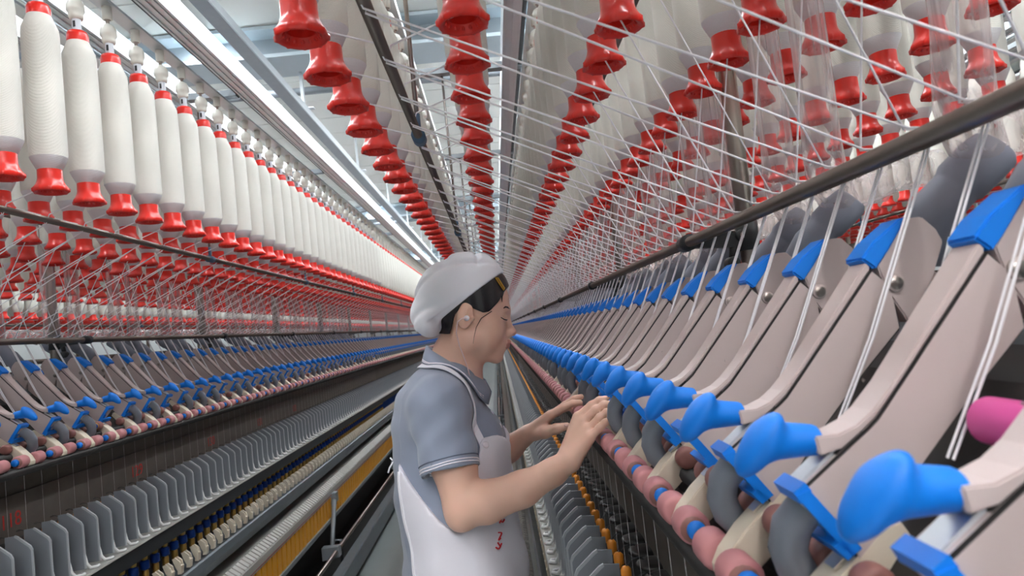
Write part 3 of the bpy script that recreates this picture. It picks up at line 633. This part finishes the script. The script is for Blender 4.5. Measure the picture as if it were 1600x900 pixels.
# chest and shoulders under the shirt, arms and hands in one surface
H.ell((-.130, 1.5, -.25), (.080, .120, .13), .03); H.cap((-.125, 1.375, -.150), (-.125, 1.625, -.150), .045, .045, .03); H.cap((-.110, 1.5, -.12), (-.128, 1.5, -.2), .055, .07, .03)
def arm(sh, el, wr): H.chain([sh, tuple(Vector(sh).lerp(Vector(el), .55)), el], [.045, .0435, .0365], .012)
arm((-.125, 1.355, -.150), (-.098, 1.315, -.328), None)
H.chain([(-.098, 1.315, -.328), (-.055, 1.308, -.322), (.015, 1.30, -.304), (.075, 1.297, -.279), (.106, 1.297, -.262)], [.0370, .0385, .0325, .0245, .0215], .012)
H.ell((-.106, 1.313, -.352), (.020, .022, .018), .02)
arm((-.125, 1.645, -.150), (-.085, 1.665, -.330), None)
H.chain([(-.085, 1.665, -.330), (-.045, 1.645, -.315), (.000, 1.61, -.280), (.042, 1.585, -.250)], [.036, .036, .029, .0215], .012)
def hand(wr, mcp, fingers, rf, thumb, rth, width=.011):
    W = Vector(wr)
    for (m, w) in zip(mcp, ((-.30, .0), (-.1, .0), (.1, 0), (.3, 0))):
        m = Vector(m); s = W.lerp(m, .12)+(m-Vector(mcp[1]).lerp(Vector(mcp[2]), .5))*.35
        H.cap(tuple(s), tuple(m), .0145, .0108, .010)
    for f, r, m in zip(fingers, rf, mcp): H.chain([m]+f, [r*1.12, r*1.05, r*.97, r*.82], .0035)
    H.chain(thumb, rth, .007)
dy = .025
hand((.106, 1.297, -.262), [(.137, 1.305+dy, -.187), (.146, 1.292+dy, -.195), (.151, 1.276+dy, -.209), (.150, 1.262+dy, -.222)],
     [[(.165, 1.300+dy, -.167), (.181, 1.297+dy, -.159), (.193, 1.295+dy, -.157)], [(.171, 1.285+dy, -.175), (.188, 1.282+dy, -.167), (.200, 1.281+dy, -.166)],
      [(.174, 1.270+dy, -.188), (.188, 1.267+dy, -.179), (.199, 1.266+dy, -.177)], [(.170, 1.256+dy, -.204), (.181, 1.253+dy, -.195), (.189, 1.252+dy, -.191)]],
     [.0078, .0082, .0078, .0070], [(.112, 1.315, -.246), (.126, 1.345, -.226), (.146, 1.358, -.212), (.162, 1.362, -.203)], [.015, .0125, .0098, .0080])
hand((.042, 1.585, -.250), [(.098, 1.542, -.205), (.102, 1.560, -.207), (.101, 1.578, -.212), (.097, 1.594, -.219)],
     [[(.128, 1.536, -.191), (.150, 1.533, -.184), (.166, 1.531, -.184)], [(.134, 1.556, -.189), (.156, 1.554, -.178), (.172, 1.552, -.174)],
      [(.130, 1.577, -.199), (.150, 1.577, -.191), (.164, 1.576, -.192)], [(.122, 1.596, -.208), (.137, 1.597, -.202), (.149, 1.597, -.203)]],
     [.0078, .0080, .0076, .0068], [(.058, 1.566, -.247), (.082, 1.540, -.241), (.108, 1.528, -.235), (.130, 1.522, -.231)], [.016, .0140, .0108, .0085])
body = H.net('body', skin); body.materials.append(lipm)
co = np.zeros(len(body.vertices)*3, np.float32); body.vertices.foreach_get('co', co); co = co.reshape(-1, 3)
loc = (co-np.array(HC))@np.array(HR)                  # head coordinates of every vertex
lv = np.zeros(len(body.loops), np.int32); body.loops.foreach_get('vertex_index', lv); fc = loc[lv.reshape(-1, 4)].mean(1)
lipmask = (fc[:, 0] > .0865) & (fc[:, 2] > -.0590) & (fc[:, 2] < -.0385) & (np.abs(fc[:, 1]) < .019)
body.polygons.foreach_set('material_index', lipmask.astype(np.int32)); place(body); link('body', body, person, (0, 0, 0))
# nails
def nail(c, n, r=.0052):
    b = MB(); b.lathe([(0, .0), (r*.8, 0), (r, .0006), (r*.75, .0014), (0, .0018)], mat('finger nail', (.74, .46, .40), .3), 12); me = b.mesh('finger_nail', z=0)
    o = link('finger_nail', me, person, Vector(c)+Vector((.12, -1.5, EYE))); o.rotation_euler = Vector(n).to_track_quat('Z', 'Y').to_euler(); o.scale = (1, .8, 1)
nail((.128, 1.5145, -.2275), (.15, -.85, .5)); 
# hair: the head grown by a few millimetres above the hairline
XX, YY, ZZ = H.all(); gx = np.broadcast_to((XX-HC.x), H.F.shape); gz = np.broadcast_to((ZZ-HC.z), H.F.shape); a = radians(13)
lx = gx*cos(a)-gz*sin(a); lz = gx*sin(a)+gz*cos(a)
g = np.interp(lx, [-.12, -.085, -.035, -.029, -.016, .002, .030, .042, .058, .068, .078, .095], [-.045, -.045, -.041, .000, .022, .020, .012, .016, .038, .062, .080, .098])
hairF = np.maximum(FH-.0065-.0012*np.sin(lx*220+lz*60), (g-lz)*.75); hair = H.net('hair', hairm, hairF); place(hair); ho = link('hair', hair, person)
b = MB(); O = Vector((.12, -1.5, 0))
def PT(*ps): return [tuple(Vector(p)+O) for p in ps]
HG = Grid((-.30, 1.20, -.46), (.235, 1.72, .19), .0026); HG.F = FH
wp = HG.project([(-.0119, 1.45, .0376), (-.0307, 1.44, .0245), (-.0434, 1.438, .0056), (-.051, 1.44, -.0151), (-.0535, 1.44, -.0256)], .0015)
b.tube(PT(*wp.tolist()), [.0010, .0008, .0006, .0004, .0003], hairm, 6)
wp = HG.project([(.030, 1.46, .080), (.022, 1.452, .066), (.020, 1.45, .055)], .0015); b.tube(PT(*wp.tolist()), [.003, .002, .0006], hairm, 6); link('hair_wisp', b.mesh('hair_wisp'), person)
b = MB()
for q in (0, 1):
    f = (lambda p: (p[0], 3.0-p[1], p[2])) if q else (lambda p: p)
    wp = HG.project([f(p) for p in [(.0187, 1.452, .0405), (.026, 1.455, .0440), (.0345, 1.46, .0432), (.0410, 1.468, .0385)]], .0006); b.tube(PT(*wp.tolist()), [.0008, .0019, .0020, .0010], hairm, 6)
    wp = HG.project([f(p) for p in [(.0110, 1.452, .0215), (.0175, 1.456, .0165), (.0245, 1.462, .0140), (.0300, 1.470, .0140)]], .0006); b.tube(PT(*wp.tolist()), [.0007, .0012, .0014, .0008], hairm, 6)
link('brows_and_lashes', b.mesh('brows_and_lashes'), person)['label'] = 'dark eyebrows and lowered lashes'
# cap
n = Vector((-.53, 0, .848)); P0 = Vector((.027, 1.5, .120))
hgt = (XX-P0.x)*n.x+(ZZ-P0.z)*n.z; tl = (XX-P0.x)*.848+(ZZ-P0.z)*.53          # height above the brim plane, distance along it
C = Grid((-.30, 1.20, -.46), (.235, 1.72, .19), .0026); C.F = np.full(H.F.shape, .06, np.float32)
rotc = Matrix.Rotation(-radians(32), 3, 'Y')
C.ell((-.080, 1.5, .090), (.106, .088, .064), .01, rot=rotc); C.ell((-.095, 1.5, .112), (.066, .080, .045), .03, rot=rotc); C.ell((-.143, 1.495, .032), (.034, .062, .036), .03, rot=rotc)
gr = lambda v: np.exp(-(np.sin(v)/.30)**2)
pf = C.F+.0075*gr(tl*17+hgt*12+np.sin((YY-1.5)*25+hgt*30)*.8)*np.clip((hgt-.018)*45, 0, 1)+.0055*gr(hgt*38-tl*14+np.sin(tl*24+YY*20)*.9+.8)*np.clip((hgt-.03)*40, 0, 1)-.002
puff = np.maximum(pf, .012-hgt)
band = np.maximum(np.maximum(np.minimum(FH-.0115, 9), -hgt-.000), hgt-.030)
sag = C.F*0+.06; C2 = Grid((-.30, 1.20, -.46), (.235, 1.72, .19), .0026); C2.F = sag.astype(np.float32); C2.ell((-.145, 1.495, .026), (.030, .064, .032), .02, rot=rotc)
puff = np.minimum(puff, C2.F); hh = np.maximum(.012-np.abs(puff-band), 0)/.012; capF = np.minimum(puff, band)-hh*hh*.003
cme = H.net('cap', cotton, capF.astype(np.float32)); place(cme); link('cap', cme, person)['label'] = 'puffy white cotton cap with a turned band'
# hair clip
b = MB(); hpj = Grid((-.30, 1.20, -.46), (.235, 1.72, .19), .0026); hpj.F = hairF.astype(np.float32)
wp = hpj.project([(.0150, 1.44, .1090), (.0225, 1.44, .1135), (.0395, 1.448, .0850), (.0320, 1.446, .0800), (.0150, 1.44, .1090)], .0022); b.tube(PT(*wp.tolist()), .0016, goldm, 6); link('hair_clip', b.mesh('hair_clip'), person)['label'] = 'gold hair clip at the front of the cap'
# earphone
b = MB(); b.lathe([(0, -.004), (.005, -.003), (.006, .001), (.004, .005), (0, .006)], whites, 12, PT((-.060, 1.412, .027))[0], 'y')
b.tube(PT((-.060, 1.408, .027), (-.0690, 1.405, .0275), (-.0795, 1.409, .0214), (-.0847, 1.418, -.0006), (-.0817, 1.432, -.0278), (-.0751, 1.437, -.0528), (-.0697, 1.436, -.0741), (-.0664, 1.436, -.1000)), .0011, wire, 6); link('earphone', b.mesh('earphone'), person)['label'] = 'pale earphone with a thin pink cable'
# shirt
S = Grid((-.30, 1.24, -.70), (.05, 1.76, -.05), .004); fl = dict(flat=((0, 1, 0), .76))
S.chain([(-.128, 1.5, -.150), (-.131, 1.5, -.235), (-.132, 1.5, -.345), (-.126, 1.5, -.50), (-.126, 1.5, -.66)], [.070, .104, .112, .114, .120], .05, **fl)
S.ell((-.062, 1.44, -.235), (.045, .055, .050), .04); S.ell((-.062, 1.56, -.235), (.045, .055, .050), .04)
S.cap((-.130, 1.372, -.142), (-.130, 1.628, -.142), .052, .052, .045); S.cap((-.112, 1.5, -.100), (-.132, 1.40, -.130), .052, .050, .03); S.cap((-.112, 1.5, -.100), (-.132, 1.60, -.130), .052, .050, .03)
S.ell((-.175, 1.5, -.170), (.062, .120, .085), .04)
sx, sy, sz = S.all()
def sleeve(a, b_, r0, r1):
    a = np.array(a); b_ = np.array(b_); T = Grid(S.lo, S.lo+(S.n-1)*S.h, S.h); T.F = np.full(S.F.shape, .06, np.float32); T.cap(a, b_, r0, r1, .01)
    u = (b_-a)/np.linalg.norm(b_-a); pl = (sx-b_[0])*u[0]+(sy-b_[1])*u[1]+(sz-b_[2])*u[2]; d = np.maximum(T.F, pl+.022)
    T.F[:] = .06; T.cap(b_-u*.050, b_+u*.03, r1-.011, r1-.0045, .01); d = np.maximum(d, -T.F)
    fold = .0022*np.sin(pl*95+(sx-a[0])*70)*np.clip(-pl*12, 0, 1); d = d+fold
    hh = np.maximum(.025-np.abs(S.F-d), 0)/.025*np.clip((-pl-.07)*20, 0, 1); S.F = (np.minimum(S.F, d)-hh*hh*.00625).astype(np.float32); return a, b_-u*.022, u
cuffs = [sleeve((-.130, 1.360, -.150), (-.113, 1.318, -.283), .056, .0575), sleeve((-.130, 1.640, -.150), (-.105, 1.660, -.283), .056, .0575)]
S0 = S.F.copy()
S.F = (S.F+.0030*np.sin((sx+.1)*62+sz*46)*np.sin(sz*34+sy*24+1)*np.clip((np.abs(sy-1.5)<.10)*1.+.45, 0, 1)+np.maximum(0, -(sz+.69))).astype(np.float32)
shirt = S.net('polo_shirt', polo); place(shirt); so = link('polo_shirt', shirt, person)
def ring(c, u, r, rad, m, name, parent=so):
    u = Vector(u); e = u.orthogonal().normalized(); f = u.cross(e); b = MB()
    q = S.project([tuple(Vector(c)+(e*cos(t*2*pi/48)+f*sin(t*2*pi/48))*(r+.004)) for t in range(49)], .0004); pts = [tuple(Vector(p)+O) for p in q.tolist()]; b.tube(pts, rad, m, 5, False); link(name, b.mesh(name), parent)
for a_, b_, u in cuffs:
    for dd in (.0075, .0125): ring(b_-u*dd, u, .0582, .0013, whites, 'cuff_stripe')
    ring(b_-u*.020, u, .0574, .0010, mat('hem seam', (.10, .12, .17), .9), 'cuff_seam')
# collar: stand and leaf around the neck, open in front
SG = Grid(S.lo, S.lo+(S.n-1)*S.h, S.h); SG.F = S0
N = 44; rows_ = []
for (cx, cz, rx, ry, tx, off) in ((-.096, -.072, .052, .054, .72, None), (-.097, -.068, .060, .061, .74, None), (-.095, -.090, .068, .073, .72, None), (-.094, -.106, .073, .083, .66, None)):
    rw = []
    for i in range(N+1):
        t = radians(14)+i/N*(2*pi-2*radians(14)); x, y = cx+rx*cos(t), 1.5+ry*sin(t); z = cz-(x-cx)*tx
        rw.append([x, y, z])
    rows_.append(rw)
lw = SG.project(rows_[3], .0045); rows_[3] = lw.tolist()
md = np.array(rows_[2]); pr = SG.project(md, .006); sel = SG.sample(md) < .006; md[sel] = pr[sel]; rows_[2] = md.tolist()
b = MB(); vs = [tuple(Vector(p)+O) for rw in rows_ for p in rw]; b.add(vs, [(r*(N+1)+i, (r+1)*(N+1)+i, (r+1)*(N+1)+i+1, r*(N+1)+i+1) for r in range(3) for i in range(N)], polo, True)
col = link('collar', b.mesh('collar'), so); md_ = col.modifiers.new('thickness', 'SOLIDIFY'); md_.thickness = .0028; md_.offset = 1
for w in (.16, .34):
    q = [tuple(Vector(rows_[3][i]).lerp(Vector(rows_[2][i]), w)+O+Vector((0, 0, .0032))+Vector((rows_[3][i][0]+.095, rows_[3][i][1]-1.5, 0)).normalized()*.0022) for i in range(N+1)]
    b = MB(); b.tube(q, .0010, whites, 5); link('collar_stripe', b.mesh('collar_stripe'), so)
for p in SG.project([(-.020, 1.478, -.172), (-.012, 1.478, -.207)], .002):
    b = MB(); nn = Vector(SG.grad([p])[0]); b.lathe([(0, 0), (.0052, 0), (.0055, .001), (.0045, .002), (0, .0016)], whites, 14); o = link('shirt_button', b.mesh('shirt_button', z=0), so, Vector(p)+O+Vector((0, 0, EYE))); o.rotation_euler = nn.to_track_quat('Z', 'Y').to_euler()
# trousers and shoes
Tg = Grid((-.34, 1.26, -1.42), (.10, 1.74, -.44), .008)
Tg.cap((-.128, 1.5, -.60), (-.125, 1.5, -.66), .118, .120, .04, flat=((0, 1, 0), .76)); Tg.ell((-.205, 1.43, -.60), (.085, .07, .085), .05); Tg.ell((-.242, 1.44, -.545), (.045, .055, .045), .03)
for y in (1.42, 1.585): Tg.chain([(-.125, y, -.70), (-.118, y, -.98), (-.130, y, -1.33)], [.082, .064, .056], .03)
place_t = Tg.net('trousers', trous); place(place_t); link('trousers', place_t, person)
b = MB(); shoem = mat('black cloth shoe', (.03, .03, .035), .7)
for y in (1.42, 1.585):
    G = Grid((-.24, y-.08, -1.46), (.10, y+.08, -1.33), .005); G.cap((-.15, y, -1.405), (.045, y, -1.42), .042, .030, .02, flat=((0, 0, 1), 1.0)); G.F = np.maximum(G.F, -EYE+.001-G.all()[2]).astype(np.float32)
    me = G.net('shoe', shoem); place(me); link('shoe', me, person)
# apron: grown from the shirt, bounded by its cut
A = Grid((-.30, 1.24, -.98), (.06, 1.76, -.18), .0045)
A.chain([(-.128, 1.5, -.150), (-.131, 1.5, -.235), (-.132, 1.5, -.345), (-.126, 1.5, -.50), (-.122, 1.5, -.72), (-.118, 1.5, -.93)], [.070, .104, .112, .118, .126, .132], .05, **fl)
A.ell((-.062, 1.44, -.235), (.045, .055, .050), .04); A.ell((-.062, 1.56, -.235), (.045, .055, .050), .04)
ax_, ay_, az_ = A.all()
fx = np.interp(ax_+0*ay_, [-.236, -.222, -.200, -.179, -.146, -.117, -.100, -.085, -.072, -.056, -.040, .05], [-.225, -.253, -.285, -.313, -.356, -.381, -.375, -.345, -.288, -.216, -.208, -.205])
fx = np.where(ax_ > -.05, -.214-.050*np.clip(1-np.abs(ay_-1.5)/.10, 0, 1)*np.clip((ax_+.05)*60, 0, 1), fx)
hx = np.interp(az_, [-.98, -.70, -.52, -.456, -.394, -.32, -.25], [-.185, -.195, -.203, -.2085, -.2165, -.223, -.226])
fold = .0035*np.sin((ax_+.1)*70+az_*22)*np.clip((-az_-.36)*6, 0, 1)+.002*np.sin(ay_*60+az_*30)
apF = np.maximum(np.maximum(A.F-.0085+fold, (az_-fx)*.55), np.maximum(hx-ax_, -.96-az_)); ap = A.net('apron', apm, apF.astype(np.float32)); place(ap); ao = link('apron', ap, person)
AG = Grid(A.lo, A.lo+(A.n-1)*A.h, A.h); AG.F = (A.F-.0085+fold).astype(np.float32)
def surfY(G, x, z, y0=1.26):
    ys = np.arange(y0, 1.5, .0015); v = G.sample(np.stack([np.full(len(ys), x), ys, np.full(len(ys), z)], 1)); i = np.argmax(v < .0005); return (x, float(ys[i]), z)
def ribbon(G, P, w, off, m, name, parent, dens=6):
    P = np.array(P, np.float32); Q = np.concatenate([P[i]+(P[i+1]-P[i])*np.linspace(0, 1, dens, endpoint=False)[:, None] for i in range(len(P)-1)]+[P[-1:]])
    for _ in range(3): Q[1:-1] = (Q[:-2]+Q[1:-1]*2+Q[2:])/4
    Q = G.project(Q, off); Nn = G.grad(Q); T = np.gradient(Q, axis=0); T /= np.linalg.norm(T, axis=1, keepdims=True); sd = np.cross(Nn, T)*w/2
    b = MB(); off_ = np.array(O); vs = []
    for q, s_, n_ in zip(Q+off_, sd, Nn*.0012): vs += [tuple(q-s_-n_), tuple(q+s_-n_), tuple(q+s_+n_), tuple(q-s_+n_)]
    fs = [(i*4+k, i*4+(k+1) % 4, i*4+4+(k+1) % 4, i*4+4+k) for i in range(len(Q)-1) for k in range(4)]+[(3, 2, 1, 0), tuple(len(vs)-4+k for k in range(4))]
    b.add(vs, fs, m); return link(name, b.mesh(name), parent)
mir = lambda L_: [(x, 3-y, z) for x, y, z in L_]
st = [(-.0500, 1.365, -.226), (-.0652, 1.372, -.1759), (-.0817, 1.380, -.1368), (-.1019, 1.395, -.1037), (-.1216, 1.41, -.082), (-.1475, 1.44, -.072), (-.165, 1.5, -.080)]
for L_ in (st, mir(st)): ribbon(SG, L_, .015, .0045, apm, 'strap', ao)
he = [surfY(AG, x+.002, z) for x, z in ((-.2255, -.262), (-.2235, -.32), (-.2185, -.38), (-.212, -.43), (-.2075, -.48), (-.2045, -.53))]
for L_ in (he,): ribbon(AG, L_, .006, .001, cotton, 'hem', ao)
for pts in (((-.0292, -.4008), (-.0206, -.4044), (-.0321, -.4157), (-.0260, -.4130)), ((-.0369, -.424), (-.0312, -.431), (-.0251, -.4229)), ((-.0325, -.418), (-.0275, -.428)), ((-.0248, -.3836), (-.0185, -.3728)), ((-.0255, -.375), (-.0195, -.386), (-.0150, -.3800)), ((-.0137, -.3645), (-.0150, -.3680))):
    ribbon(AG, [surfY(AG, x-.012, z) for x, z in pts], .0022, .0016, redink, 'red_mark', ao, 4)
b = MB(); b.lathe([(0, 0), (.0065, 0), (.007, .0012), (.0055, .0024), (0, .0018)], whites, 14); p = AG.project([(-.0515, 1.37, -.228)], .002)[0]; o = link('strap_button', b.mesh('strap_button', z=0), ao, Vector(p)+O+Vector((0, 0, EYE))); o.rotation_euler = Vector(AG.grad([p])[0]).to_track_quat('Z', 'Y').to_euler()
b = MB(); b.tube(PT((-.234, 1.45, -.250), (-.244, 1.44, -.2535), (-.2505, 1.435, -.262), (-.2535, 1.43, -.271)), .0018, cotton, 6); b.tube(PT((-.234, 1.45, -.250), (-.246, 1.45, -.2495), (-.250, 1.45, -.244)), .0018, cotton, 6); link('apron_tie', b.mesh('apron_tie'), ao)
